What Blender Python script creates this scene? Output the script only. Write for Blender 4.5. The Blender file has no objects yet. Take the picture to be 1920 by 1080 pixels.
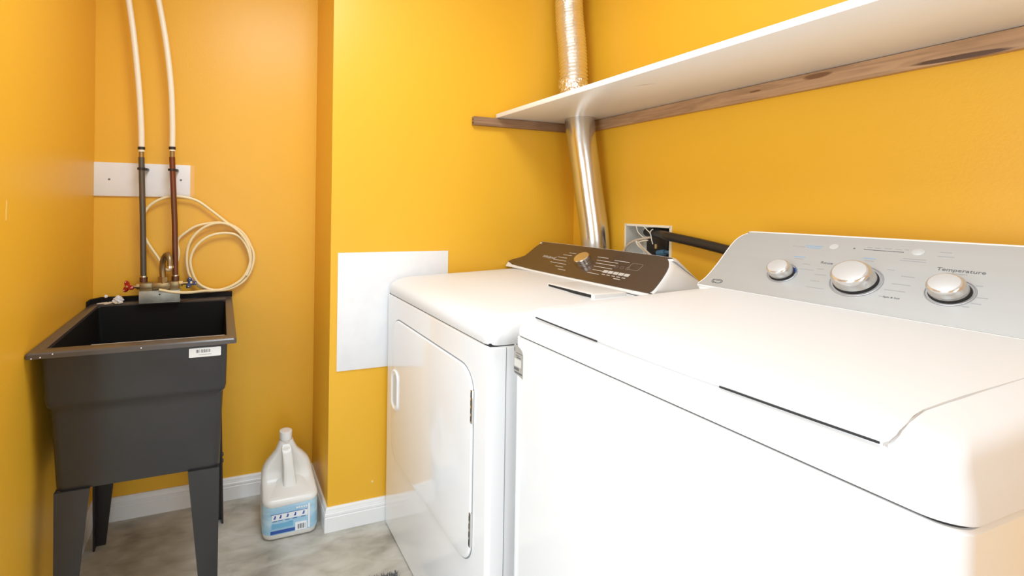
import bpy, bmesh, math, random
from mathutils import Vector, Matrix
random.seed(4)
S = bpy.context.scene
COL = S.collection
PI = math.pi

# ------------------------------------------------------------------ camera
CAM_H, YAW, PITCH, ROLL, FPX, PX, PY = 1.2070, .33983, -.00696, -.014196, 875.11, 724.99, 390.73
c_, s_ = math.cos(YAW), math.sin(YAW); cp, sp = math.cos(PITCH), math.sin(PITCH); cr, sr = math.cos(ROLL), math.sin(ROLL)
r0 = Vector((c_, -s_, 0)); u0 = Vector((-sp*s_, -sp*c_, cp)); f0 = Vector((cp*s_, cp*c_, sp))
rt = cr*r0 - sr*u0; up = sr*r0 + cr*u0
cd = bpy.data.cameras.new('camera'); cam = bpy.data.objects.new('camera', cd); COL.objects.link(cam)
cam.matrix_world = Matrix(((rt.x, up.x, -f0.x, 0), (rt.y, up.y, -f0.y, 0), (rt.z, up.z, -f0.z, CAM_H), (0, 0, 0, 1)))
cd.sensor_width = 36; cd.lens = FPX*36/1920; cd.shift_x = (960-PX)/1920; cd.shift_y = (PY-540)/1920
cd.clip_start = .01
S.camera = cam

# ------------------------------------------------------------------ world, light, exposure
w = bpy.data.worlds.new('world'); S.world = w; w.use_nodes = True
w.node_tree.nodes['Background'].inputs[0].default_value = (1, 1, 1, 1)
w.node_tree.nodes['Background'].inputs[1].default_value = .5
def area(name, loc, rot, sx, sy, power, color=(1, 1, 1)):
    l = bpy.data.lights.new(name, 'AREA'); l.shape = 'RECTANGLE'; l.size = sx; l.size_y = sy; l.energy = power; l.color = color
    o = bpy.data.objects.new(name, l); COL.objects.link(o); o.location = loc; o.rotation_euler = rot
    return o
area('rear_fill', (.05, -1.35, 1.25), (PI/2, 0, 0), 1.0, 2.0, 12, (.76, .89, 1))  # added soft fill from behind the camera
area('side_fill', (-.80, .42, .90), (0, -PI/2, 0), 1.6, 1.0, 16, (.76, .89, 1))  # added fill that brightens the fronts of the machines from the left
area('ceiling_fill', (.30, .75, 2.33), (0, 0, 0), .6, .6, 14, (.76, .89, 1))  # added overhead fill under the unseen ceiling fixture
S.view_settings.view_transform = 'Standard'; S.view_settings.look = 'None'; S.view_settings.gamma = 1
S.view_settings.exposure = .50
S.view_settings.use_curve_mapping = False

# ------------------------------------------------------------------ materials
def mat(name, col, rough=.5, metal=0, coat=0, noise=None, bump=None, spec=.5, emit=None, coat_rough=.05):
    m = bpy.data.materials.new(name); m.use_nodes = True; nt = m.node_tree; b = nt.nodes['Principled BSDF']
    b.inputs['Base Color'].default_value = (*col, 1); b.inputs['Roughness'].default_value = rough
    b.inputs['Metallic'].default_value = metal; b.inputs['Coat Weight'].default_value = coat
    b.inputs['Coat Roughness'].default_value = coat_rough; b.inputs['Specular IOR Level'].default_value = spec
    tc = nt.nodes.new('ShaderNodeTexCoord')
    if noise:                                  # (scale, other colour, lo, hi, stretch)
        sc, c2, lo, hi, st = noise
        mp = nt.nodes.new('ShaderNodeMapping'); mp.inputs['Scale'].default_value = st
        n = nt.nodes.new('ShaderNodeTexNoise'); n.inputs['Scale'].default_value = sc; n.inputs['Detail'].default_value = 6
        r = nt.nodes.new('ShaderNodeMapRange'); r.inputs[1].default_value = lo; r.inputs[2].default_value = hi
        mx = nt.nodes.new('ShaderNodeMix'); mx.data_type = 'RGBA'
        mx.inputs[6].default_value = (*col, 1); mx.inputs[7].default_value = (*c2, 1)
        nt.links.new(tc.outputs['Object'], mp.inputs[0]); nt.links.new(mp.outputs[0], n.inputs['Vector'])
        nt.links.new(n.outputs['Fac'], r.inputs[0]); nt.links.new(r.outputs[0], mx.inputs[0]); nt.links.new(mx.outputs[2], b.inputs['Base Color'])
    if bump:                                   # (scale, strength, distance)
        n = nt.nodes.new('ShaderNodeTexNoise'); n.inputs['Scale'].default_value = bump[0]; n.inputs['Detail'].default_value = 4
        bp = nt.nodes.new('ShaderNodeBump'); bp.inputs['Strength'].default_value = bump[1]; bp.inputs['Distance'].default_value = bump[2]
        nt.links.new(tc.outputs['Object'], n.inputs['Vector']); nt.links.new(n.outputs['Fac'], bp.inputs['Height']); nt.links.new(bp.outputs[0], b.inputs['Normal'])
    return m
M = {}
M['wall'] = mat('orange_wall_paint', (.84, .458, .030), .40, bump=(160, .12, .002), noise=(1.6, (.82, .445, .031), .35, .7, (1, 1, 1)))
M['ceil'] = mat('ceiling_paint', (.85, .85, .84), .8)
M['base'] = mat('baseboard_paint', (.84, .84, .84), .35)
M['enamel'] = mat('white_enamel', (.83, .835, .84), .14, coat=.6, coat_rough=.04)
M['enamel_top'] = mat('white_enamel_top', (.77, .775, .785), .42)
M['enamel_soft'] = mat('white_plastic', (.85, .85, .85), .3, coat=.2)
M['gap'] = mat('dark_gap', (.02, .02, .02), .8)
M['groove'] = mat('grey_gap', (.25, .26, .28), .8)
M['silver'] = mat('silver_panel', (.50, .50, .49), .38, metal=.35, noise=(30, (.475, .475, .465), .3, .7, (1, .05, 1)))
M['ink'] = mat('grey_print', (.12, .12, .125), .6)
M['ink_l'] = mat('light_grey_print', (.34, .34, .35), .6)
M['ink_b'] = mat('blue_print', (.22, .40, .62), .6)
M['brown'] = mat('brown_metal_panel', (.105, .070, .048), .3, metal=.45, coat=.5, coat_rough=.08)
M['print_w'] = mat('pale_print', (.55, .52, .48), .5)
M['chrome'] = mat('brushed_chrome', (.72, .71, .69), .18, metal=1)
M['knob_w'] = mat('pearl_knob', (.66, .65, .63), .14, metal=.7, coat=.6)
M['knob_face'] = mat('pearl_knob_face', (.56, .545, .53), .42, metal=.2)
M['duct'] = mat('galvanised_pipe', (.72, .72, .71), .23, metal=1, noise=(9, (.62, .62, .61), .4, .6, (1, 1, .2)), bump=(25, .1, .004))
M['foil'] = mat('foil_duct', (.90, .87, .80), .30, metal=1, bump=(110, .5, .003))
M['tape'] = mat('foil_tape', (.88, .87, .85), .22, metal=1, bump=(60, 1, .012))
M['shelf'] = mat('white_melamine', (.87, .85, .83), .32)
M['black'] = mat('black_foam', (.018, .016, .016), .38)
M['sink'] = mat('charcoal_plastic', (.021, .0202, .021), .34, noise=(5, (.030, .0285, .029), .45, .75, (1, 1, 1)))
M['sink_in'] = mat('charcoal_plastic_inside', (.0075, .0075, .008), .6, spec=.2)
M['rim'] = mat('charcoal_rim', (.075, .062, .055), .3)
M['copper'] = mat('tarnished_copper', (.125, .115, .095), .42, metal=.6, noise=(6, (.30, .12, .055), .50, .64, (1, 1, .45)))
M['copper2'] = mat('reddish_copper', (.20, .075, .045), .36, metal=.7, noise=(7, (.15, .09, .06), .42, .6, (1, 1, .5)))
M['brass'] = mat('aged_brass', (.46, .31, .13), .36, metal=.8, noise=(22, (.27, .24, .16), .4, .65, (1, 1, 1)))
M['zinc'] = mat('galvanised_bracket', (.42, .45, .43), .42, metal=.5, noise=(26, (.56, .60, .57), .4, .65, (1, 1, 1)))
M['pex'] = mat('cream_water_tube', (.88, .83, .70), .35)
M['tube'] = mat('cream_coil_tube', (.90, .76, .47), .35)
M['red'] = mat('red_enamel', (.42, .012, .015), .22, coat=.5)
M['blue'] = mat('blue_enamel', (.02, .06, .18), .22, coat=.5)
M['white'] = mat('white_board', (.84, .84, .85), .45, noise=(14, (.80, .80, .82), .45, .7, (1, 1, 1)))
M['putty'] = mat('white_putty', (.80, .79, .82), .7, bump=(40, .5, .01))
M['paper'] = mat('cream_scrap', (.74, .66, .52), .8)
M['jug'] = mat('white_jug', (.78, .77, .74), .3)
M['lab_b'] = mat('pale_blue_label', (.33, .56, .74), .4, noise=(9, (.50, .70, .83), .45, .6, (1, 1, 3)))
M['lab_d'] = mat('dark_blue_label', (.03, .09, .36), .4)
M['lab_m'] = mat('mid_blue_label', (.16, .42, .64), .4)
M['lab_w'] = mat('white_label', (.82, .84, .88), .4)
M['pvc'] = mat('grey_box', (.80, .78, .72), .5)
M['wire'] = mat('white_wire', (.80, .76, .66), .4)
M['cable'] = mat('tan_cable', (.60, .50, .40), .4)
M['mat'] = mat('grey_pile', (.19, .185, .185), .95)
M['glass'] = mat('fill_lamp_diffuser', (.9, .9, .9), .4)
gl = M['glass'].node_tree.nodes['Principled BSDF']; gl.inputs['Emission Color'].default_value = (.95, .97, 1, 1); gl.inputs['Emission Strength'].default_value = 4  # glow of the added ceiling fill lamp

def concrete():
    m = bpy.data.materials.new('concrete_floor'); m.use_nodes = True; nt = m.node_tree; b = nt.nodes['Principled BSDF']
    b.inputs['Roughness'].default_value = .55
    tc = nt.nodes.new('ShaderNodeTexCoord')
    def noise(sc, det, st, dist=0):
        mp = nt.nodes.new('ShaderNodeMapping'); mp.inputs['Scale'].default_value = st; mp.inputs['Rotation'].default_value = (0, 0, .5)
        n = nt.nodes.new('ShaderNodeTexNoise'); n.inputs['Scale'].default_value = sc; n.inputs['Detail'].default_value = det; n.inputs['Distortion'].default_value = dist
        nt.links.new(tc.outputs['Object'], mp.inputs[0]); nt.links.new(mp.outputs[0], n.inputs['Vector']); return n
    n1 = noise(3.2, 8, (1, 1.7, 1), .8); n2 = noise(11, 8, (1, 2.2, 1), .5); n3 = noise(60, 3, (1, 1, 1))
    r = nt.nodes.new('ShaderNodeValToRGB'); e = r.color_ramp.elements
    e[0].position = .34; e[0].color = (.30, .28, .235, 1); e[1].position = .68; e[1].color = (.66, .655, .61, 1)
    x = r.color_ramp.elements.new(.5); x.color = (.50, .48, .425, 1)
    mm = nt.nodes.new('ShaderNodeMix'); mm.data_type = 'FLOAT'; mm.inputs[0].default_value = .4
    nt.links.new(n1.outputs['Fac'], mm.inputs[2]); nt.links.new(n2.outputs['Fac'], mm.inputs[3]); nt.links.new(mm.outputs[0], r.inputs[0])
    nt.links.new(r.outputs[0], b.inputs['Base Color'])
    bu = nt.nodes.new('ShaderNodeBump'); bu.inputs['Strength'].default_value = .15; bu.inputs['Distance'].default_value = .003
    nt.links.new(n3.outputs['Fac'], bu.inputs['Height']); nt.links.new(bu.outputs[0], b.inputs['Normal'])
    return m
M['floor'] = concrete()

def wood(name, axis, stains=()):
    m = bpy.data.materials.new(name); m.use_nodes = True; nt = m.node_tree; b = nt.nodes['Principled BSDF']
    b.inputs['Roughness'].default_value = .5
    tc = nt.nodes.new('ShaderNodeTexCoord'); mp = nt.nodes.new('ShaderNodeMapping')
    mp.inputs['Scale'].default_value = (1, 12, 12) if axis == 'x' else (12, 1, 12)
    n = nt.nodes.new('ShaderNodeTexNoise'); n.inputs['Scale'].default_value = 5; n.inputs['Detail'].default_value = 8; n.inputs['Distortion'].default_value = 1.2
    r = nt.nodes.new('ShaderNodeValToRGB'); e = r.color_ramp.elements
    e[0].position = .3; e[0].color = ((.20, .11, .06, 1) if axis == 'x' else (.34, .19, .10, 1)); e[1].position = .62; e[1].color = ((.33, .19, .105, 1) if axis == 'x' else (.52, .31, .165, 1))
    nt.links.new(tc.outputs['Object'], mp.inputs[0]); nt.links.new(mp.outputs[0], n.inputs['Vector']); nt.links.new(n.outputs['Fac'], r.inputs[0])
    last = r.outputs[0]
    for (cx, cz, rx, rz, tilt, k) in stains:      # dark bark streak and knots in the timber itself
        sx = nt.nodes.new('ShaderNodeSeparateXYZ'); nt.links.new(tc.outputs['Object'], sx.inputs[0])
        def ma(op, a, bb):
            q = nt.nodes.new('ShaderNodeMath'); q.operation = op
            for i, v in enumerate((a, bb)):
                if isinstance(v, (int, float)): q.inputs[i].default_value = v
                else: nt.links.new(v, q.inputs[i])
            return q.outputs[0]
        dy = ma('SUBTRACT', sx.outputs['Y'], cx); dz = ma('SUBTRACT', ma('SUBTRACT', sx.outputs['Z'], cz), ma('MULTIPLY', dy, tilt))
        a = ma('DIVIDE', dy, rx); bq = ma('DIVIDE', dz, rz)
        dist = ma('ADD', ma('MULTIPLY', a, a), ma('MULTIPLY', bq, bq))
        dist = ma('ADD', dist, ma('MULTIPLY', ma('SUBTRACT', n.outputs['Fac'], .5), 1.6))
        rr = nt.nodes.new('ShaderNodeMapRange'); rr.inputs[1].default_value = 1.1; rr.inputs[2].default_value = .6
        nt.links.new(dist, rr.inputs[0])
        mx = nt.nodes.new('ShaderNodeMix'); mx.data_type = 'RGBA'; mx.inputs[7].default_value = (.10*k, .045*k, .02*k, 1)
        nt.links.new(rr.outputs[0], mx.inputs[0]); nt.links.new(last, mx.inputs[6]); last = mx.outputs[2]
    nt.links.new(last, b.inputs['Base Color'])
    return m
M['wood_x'] = wood('brown_strip_wood', 'x')
M['wood_y'] = wood('knotty_strip_wood', 'y', ((.53, -.036, .075, .006, .03, 1), (.78, -.012, .035, .007, 0, 2.2), (.93, -.018, .015, .003, 0, 2)))

# ------------------------------------------------------------------ mesh helpers
class Frame:
    def __init__(s, o, ex, ey):
        s.o = Vector(o); s.x = Vector(ex).normalized(); s.y = Vector(ey).normalized(); s.z = s.x.cross(s.y)
    def p(s, a, b, c=0): return s.o + a*s.x + b*s.y + c*s.z
WORLD = Frame((0, 0, 0), (1, 0, 0), (0, 1, 0))
def catmull(pts, n=8, closed=False):
    P = [Vector(p) for p in pts]; out = []; L = len(P)
    rng = range(L if closed else L-1)
    for i in rng:
        if closed: a, b, c, d = P[(i-1) % L], P[i], P[(i+1) % L], P[(i+2) % L]
        else: a, b, c, d = P[max(i-1, 0)], P[i], P[i+1], P[min(i+2, L-1)]
        for k in range(n):
            t = k/n
            out.append(.5*((2*b)+(c-a)*t+(2*a-5*b+4*c-d)*t*t+(3*b-a-3*c+d)*t**3))
    if not closed: out.append(P[-1])
    return out
def rrect(x0, x1, y0, y1, r, n=6):
    r = max(1e-4, min(r, (x1-x0)/2-1e-5, (y1-y0)/2-1e-5)); out = []
    for cx, cy, a in ((x1-r, y1-r, 0), (x0+r, y1-r, 90), (x0+r, y0+r, 180), (x1-r, y0+r, 270)):
        for k in range(n+1):
            t = math.radians(a+90*k/n); out.append((cx+r*math.cos(t), cy+r*math.sin(t)))
    return out
class MB:
    def __init__(s): s.bm = bmesh.new()
    def _face(s, vs):
        try: return s.bm.faces.new(vs)
        except ValueError: return None
    def box(s, x0, x1, y0, y1, z0, z1, bev=0, seg=2, fr=None):
        t = bmesh.new(); bmesh.ops.create_cube(t, size=1)
        for v in t.verts: v.co = Vector(((x0+x1)/2+v.co.x*(x1-x0), (y0+y1)/2+v.co.y*(y1-y0), (z0+z1)/2+v.co.z*(z1-z0)))
        if bev: bmesh.ops.bevel(t, geom=t.edges[:], offset=bev, segments=seg, affect='EDGES', profile=.5)
        if fr:
            for v in t.verts: v.co = fr.p(*v.co)
        me = bpy.data.meshes.new('t'); t.to_mesh(me); t.free(); s.bm.from_mesh(me); bpy.data.meshes.remove(me); return s
    def loft(s, rings, cap0=True, cap1=True, closed=True):
        R = [[s.bm.verts.new(Vector(p)) for p in r] for r in rings]; n = len(R[0])
        for a, b in zip(R, R[1:]):
            for i in range(n if closed else n-1):
                j = (i+1) % n; s._face((a[i], a[j], b[j], b[i]))
        if cap0: s._face(list(reversed(R[0])))
        if cap1: s._face(R[-1])
        return s
    def tube(s, pts, r, seg=12, closed=False, caps=True):
        P = [Vector(p) for p in pts]; L = len(P); rings = []; prev = None
        for i, p in enumerate(P):
            if closed: t = P[(i+1) % L]-P[i-1]
            else: t = P[min(i+1, L-1)]-P[max(i-1, 0)]
            t.normalize()
            if prev is None:
                a = Vector((0, 0, 1)) if abs(t.z) < .9 else Vector((1, 0, 0)); prev = t.cross(a).normalized()
            nx = (prev-t*prev.dot(t)).normalized(); ny = t.cross(nx); prev = nx
            rr = r(i/(L-1)) if callable(r) else r
            rings.append([p+rr*(math.cos(2*PI*k/seg)*nx+math.sin(2*PI*k/seg)*ny) for k in range(seg)])
        if closed: rings.append(rings[0])
        return s.loft(rings, caps and not closed, caps and not closed)
    def lathe(s, fr, prof, seg=40, cap0=True, cap1=True, sx=1):
        return s.loft([[fr.p(r*math.cos(2*PI*k/seg)*sx, r*math.sin(2*PI*k/seg), h) for k in range(seg)] for r, h in prof], cap0, cap1)
    def poly(s, fr, pts, d0, d1):
        return s.loft([[fr.p(a, b, d0) for a, b in pts], [fr.p(a, b, d1) for a, b in pts]])
    def text(s, fr, txt, size, x, y, d=0, align='CENTER', shear=0, thick=.0002, sxx=1):
        cu = bpy.data.curves.new('t', 'FONT'); cu.body = txt; cu.size = size; cu.align_x = align; cu.align_y = 'CENTER'; cu.extrude = thick; cu.shear = shear; cu.resolution_u = 3
        o = bpy.data.objects.new('t', cu); COL.objects.link(o); dg = bpy.context.evaluated_depsgraph_get(); me = bpy.data.meshes.new_from_object(o.evaluated_get(dg))
        t = bmesh.new(); t.from_mesh(me)
        for v in t.verts: v.co = fr.p(x+v.co.x*sxx, y+v.co.y, d+v.co.z)
        m2 = bpy.data.meshes.new('t'); t.to_mesh(m2); t.free(); s.bm.from_mesh(m2)
        bpy.data.objects.remove(o); bpy.data.curves.remove(cu); bpy.data.meshes.remove(me); bpy.data.meshes.remove(m2); return s
    def build(s, name, m, parent=None, smooth=True, ang=.6):
        bm = s.bm; bmesh.ops.remove_doubles(bm, verts=bm.verts, dist=1e-6)
        bmesh.ops.recalc_face_normals(bm, faces=bm.faces[:])
        off = Vector((0, 0, 0)); q = parent
        while q is not None: off += q.location; q = q.parent
        for v in bm.verts: v.co -= off
        for f in bm.faces: f.smooth = smooth
        for e in bm.edges:
            if len(e.link_faces) == 2 and e.calc_face_angle(0) > ang: e.smooth = False
        me = bpy.data.meshes.new(name); bm.to_mesh(me); bm.free(); me.materials.append(m)
        o = bpy.data.objects.new(name, me); COL.objects.link(o)
        if parent is not None: o.parent = parent
        return o
def tag(o, label, cat, group=None, kind=None):
    o['label'] = label; o['category'] = cat
    if group: o['group'] = group
    if kind: o['kind'] = kind
    return o
def thing(name, label, cat, loc=(0, 0, 0), group=None):
    o = bpy.data.objects.new(name, None); COL.objects.link(o); o.location = loc; o.empty_display_size = .05
    return tag(o, label, cat, group)
def struct(o): o['kind'] = 'structure'; return o
def recenter(o, loc):
    loc = Vector(loc)
    for v in o.data.vertices: v.co -= loc
    o.location = loc; return o

# ------------------------------------------------------------------ the setting
XL, YA, YM, XR, W1, YB, ZC = -.4477, 1.9987, 1.6879, .3808, 1.4839, -1.1, 2.42
T = .1
struct(MB().box(XL-1.0, W1+.25, YB-1.2, YA+T, -.1, 0).build('floor', M['floor']))
struct(MB().box(XL-T, W1+.25, YB, YA+T, ZC, ZC+.1).build('ceiling', M['ceil']))
wl = struct(MB().box(XL-T, XL, .95, YA, 0, ZC).box(XL-T, XL, YB, -.10, 0, ZC).box(XL-T, XL, -.10, .95, 2.10, ZC).build('wall_left', M['wall']))  # unseen gap near the camera added to let the side fill in
struct(MB().box(XL-T, XR, YA, YA+T, 0, ZC).build('wall_alcove', M['wall']))
wm = struct(MB().box(XR, W1, YM, YA+T, 0, ZC).build('wall_end', M['wall']))
HY0, HY1, HZ0, HZ1 = 1.2105, 1.4005, 1.0, 1.143
b = MB()
for (y0, y1, z0, z1) in ((YB, HY0, 0, ZC), (HY1, YA+T, 0, ZC), (HY0, HY1, 0, HZ0), (HY0, HY1, HZ1, ZC)): b.box(W1, W1+.12, y0, y1, z0, z1)
struct(b.build('wall_right', M['wall']))
b = MB(); b.box(XL, -.42, YB-T, YB, 0, ZC).box(.56, W1, YB-T, YB, 0, ZC).box(-.42, .56, YB-T, YB, 2.08, ZC)  # unseen opening added for the rear fill
struct(b.build('wall_near', M['wall']))
# small paint marks
MB().poly(Frame((XL, 1.250, 1.186), (0, 1, 0), (0, 0, 1)), [(-.003, -.024), (.001, -.026), (.003, 0), (.003, .018), (-.001, .02), (-.003, 0)], 0, .0007).build('paint_scuff', mat('pale_scuff', (.85, .56, .16), .5), wl)
MB().lathe(Frame((.5542, YM, .150), (1, 0, 0), (0, 0, 1)), [(.005, 0), (.003, .0012)], 9).build('filler_spot', mat('filler', (.85, .62, .25), .6), wm)

BB = [(0, 0), (.0129, 0), (.0129, .052), (.0112, .0545), (.0112, .0565), (.0125, .059), (.0118, .066), (.0098, .068), (.0098, .070), (.0085, .073), (.0075, .0815), (.004, .0869), (0, .0869)]
def baseboard(name, path):       # path: floor corner points, wall on the left-hand side of travel; profile grows to the right
    P = [Vector((x, y, 0)) for x, y in path]; rings = []
    for i, p in enumerate(P):
        d0 = (P[i]-P[i-1]).normalized() if i else (P[1]-P[0]).normalized()
        d1 = (P[i+1]-P[i]).normalized() if i < len(P)-1 else d0
        n0 = Vector((d0.y, -d0.x, 0)); n1 = Vector((d1.y, -d1.x, 0)); n = (n0+n1)/(1+n0.dot(n1))
        rings.append([p+n*a+Vector((0, 0, z)) for a, z in BB])
    return struct(MB().loft(rings).build(name, M['base'], ang=.3))
baseboard('baseboard_left', [(XL, .95), (XL, YA)])
baseboard('baseboard_alcove', [(XL+.013, YA), (XR, YA)])
baseboard('baseboard_end', [(XR, YA-.013), (XR, YM), (W1, YM)])
baseboard('baseboard_right', [(W1, YM-.013), (W1, YB)])

# ------------------------------------------------------------------ added fill lamp, unseen above the frame
cl = thing('ceiling_fill_lamp', 'round flush white fill lamp added unseen above the washing machine', 'ceiling light', (.30, .75, ZC))
MB().lathe(Frame((.30, .75, ZC), (1, 0, 0), (0, -1, 0)), [(.17, 0), (.17, .02), (.16, .025)], 40).build('fill_lamp_base', M['base'], cl)
MB().lathe(Frame((.30, .75, ZC), (1, 0, 0), (0, -1, 0)), [(.155, .025), (.15, .045), (.11, .065), (.05, .075)], 40).build('fill_diffuser', M['glass'], cl)

# ------------------------------------------------------------------ dryer
DX, DY0, DY1 = .600, .955, 1.670
d = thing('dryer', 'white front-loading dryer with a dark brown sloping control panel', 'dryer', (.98, 1.3125, 0))
b = MB(); b.loft([[(x, y, z) for x, y in rrect(DX+i, 1.36, DY0+i, DY1-i, .012)] for z, i in ((.006, 0), (.869, 0), (.8725, .003))])
cab = b.build('cabinet', M['enamel'], d)
MB().box(DX+.006, 1.355, DY0+.006, DY1-.006, .868, .880).build('top_seam', M['gap'], d)
MB().box(DX+.046, DX+.0475, DY0-.0006, DY0+.004, .01, .870).build('side_seam', M['groove'], d)
def rise(x, tab):
    if x <= tab[0][0]: return tab[0][1]
    for (a, p), (c, q) in zip(tab, tab[1:]):
        if x <= c: return p+(q-p)*(x-a)/(c-a)
    return tab[-1][1]
TD = [(0, 0), (.06, .012), (.26, .027), (.5, .035), (.8, .036)]
rings = []
for i, z in ((.002, .8755), (-.001, .879), (-.001, .900), (.002, .910), (.007, .9165), (.016, .9215), (.03, .9245), (.055, .926), (.09, .927), (.14, .9275), (.2, .928), (.3, .928)):
    rings.append([(x, y, z+(rise(x-DX, TD) if i > .002 else 0)*min(1, max(0, i)/.03)) for x, y in rrect(DX+i, 1.362-i*.3, DY0+min(i, .3)*.95, DY1-min(i, .3)*.95, .03, 8)])
MB().loft(rings).build('top_panel', M['enamel_top'], d, ang=.9)
# door in the front face
FD = Frame((DX, 0, 0), (0, -1, 0), (0, 0, 1))       # local x = -y world, local z = outward (-x)
def rp(y0, y1, z0, z1, r, n=8): return [(-y, z) for y, z in rrect(y0, y1, z0, z1, r, n)]
MB().poly(FD, rp(1.0205, 1.6035, .2925, .8005, .065), -.002, .0004).build('door_gap', M['groove'], d)
b = MB(); b.loft([[FD.p(a, c, h) for a, c in rp(1.0235+i, 1.6-i, .2955+i, .797-i, .062)] for i, h in ((0, -.003), (0, .003), (.002, .0055), (.005, .0062))])
door = b.build('door', M['enamel'], d)
b = MB(); b.loft([[FD.p(a, c, h) for a, c in rp(1.533+i, 1.590-i, .478+i, .612-i, .026)] for i, h in ((-.004, .006), (-.003, .0105), (.001, .0115), (.005, .0085), (.008, .007))], cap1=True)
b.build('handle', M['enamel_soft'], door)
MB().poly(FD, rp(1.546, 1.577, .492, .598, .014), .0068, .0076).build('handle_recess', mat('handle_recess', (.62, .66, .72), .3), door)
for z0, z1 in ((.664, .748), (.354, .440)):
    b = MB(); b.box(-1.0275, -1.0195, z0, z1, .001, .0075, .001, fr=FD)
    h = b.build('hinge', M['chrome'], d)
    b = MB()
    for k in range(4): b.box(-1.0255, -1.0235, z0+.005+k*.02, z0+.018+k*.02, .0065, .0082, fr=FD)
    b.build('hinge_slot', M['gap'], h)
# lint screen door on the top
FT = Frame((0, 0, 0), (1, 0, 0), (0, 1, 0))
b = MB(); b.loft([[(x, y, z+.0005) for x, y in rrect(.982+i, 1.105-i, 1.035+i, 1.235-i, .008)] for i, z in ((0, .950), (0, .9635), (.004, .9652), (.012, .9658))])
b.build('lint_door', M['enamel_soft'], d)
MB().box(.9800, .9822, 1.043, 1.222, .955, .9632).build('lint_slot', M['gap'], d)
# console
D0, D1 = Vector((1.13, 0, .967)), Vector((1.26, 0, 1.063))
FC = Frame(D0, (0, -1, 0), D1-D0)
ol = [(1.640, .004), (1.622, .065), (1.617, .127), (1.603, .153), (1.575, .1615), (1.06, .1605), (1.030, .152), (1.013, .136), (.999, .110), (.988, .064), (.983, .020), (.990, .006), (1.01, .003)]
ol = [(p.x, p.y) for p in catmull([(-y, w_, 0) for y, w_ in ol], 4, True)]
def offs(pl, k):
    n = len(pl); out = []
    for i in range(n):
        a = Vector(pl[i-1]); c = Vector(pl[(i+1) % n]); t = (c-a); t.normalize(); nn = Vector((t.y, -t.x)); out.append((pl[i][0]+k*nn.x, pl[i][1]+k*nn.y))
    return out
sgn = -1 if sum(p[0]*q[1]-p[1]*q[0] for p, q in zip(ol, ol[1:]+ol[:1])) < 0 else 1
big = offs(ol, .006*sgn)
big = [((a+.007 if a < -1.6 else a), -.008) if c < .012 else (a, c) for a, c in big]
b = MB(); r1 = [FC.p(a, -.008 if c < .006 else c, .0) for a, c in offs(ol, .003*sgn)]; r2 = [FC.p(a, c, -.004) for a, c in big]
back = [Vector((1.364, p.y, .962+max(0, p.z-.967)*.30)) for p in r2]
mid = [a.lerp(c, .1)+Vector((0, 0, .004 if a.z > 1.0 else 0)) for a, c in zip(r2, back)]
b.loft([r1, r2, mid, back]).build('console', M['enamel_soft'], d)
cpn = MB().poly(FC, ol, 0, .0022).build('control_panel', M['brown'], d)
b = MB(); b.text(FC, 'Whirlpool', .0175, -1.487, .079, .0023, shear=.25, sxx=1.0, thick=.0003)
b.build('lettering', M['print_w'], cpn)
b = MB()
for (y0, y1, w0) in ((1.41, 1.375, .118), (1.43, 1.385, .104), (1.445, 1.395, .088), (1.455, 1.385, .072), (1.455, 1.37, .056), (1.41, 1.37, .040), (1.385, 1.345, .027),
                     (1.272, 1.225, .118), (1.262, 1.172, .102), (1.255, 1.170, .088), (1.25, 1.172, .072), (1.24, 1.185, .055), (1.25, 1.20, .038), (1.195, 1.135, .113)):
    b.box(-y0, -y1, w0-.0011, w0+.0011, .002, .0026, fr=FC)
b.build('dial_marks', M['print_w'], cpn)
b = MB()
for k in range(5): b.box(-1.195+k*.021, -1.195+k*.021+.018, .050, .062, .002, .0028, fr=FC)
for k in range(5): b.box(-1.190+k*.02, -1.190+k*.02+.013, .0405, .0435, .002, .0026, fr=FC)
b.box(-1.135, -1.11, .031, .034, .002, .0026, fr=FC)
b.build('indicator_strip', M['print_w'], cpn)
b = MB()
for k in (0, 1):
    q = [FC.p(a, c, .0024) for a, c in rrect(-1.122, -1.082, .082, .112, .006)]
b.tube(q, .0007, 4, closed=True)
for k in range(3): b.tube([FC.p(-1.165+k*.022+.006*math.cos(t*PI/6), .085+.006*math.sin(t*PI/6), .0024) for t in range(12)], .0005, 4, closed=True)
b.build('button_outline', mat('dim_print', (.25, .2, .17), .5), cpn)
FK = Frame(FC.p(-1.306, .084, .002), FC.x, FC.y)
kn = MB().lathe(FK, [(.0265, 0), (.0265, .003), (.026, .006), (.0275, .008), (.0275, .021), (.0262, .0228)], 40).build('dial', M['chrome'], cpn)
MB().lathe(FK, [(.0258, .0226), (.0250, .0235)], 40).build('dial_face', mat('dial_face', (.78, .72, .62), .2, metal=.9), kn)

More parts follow.
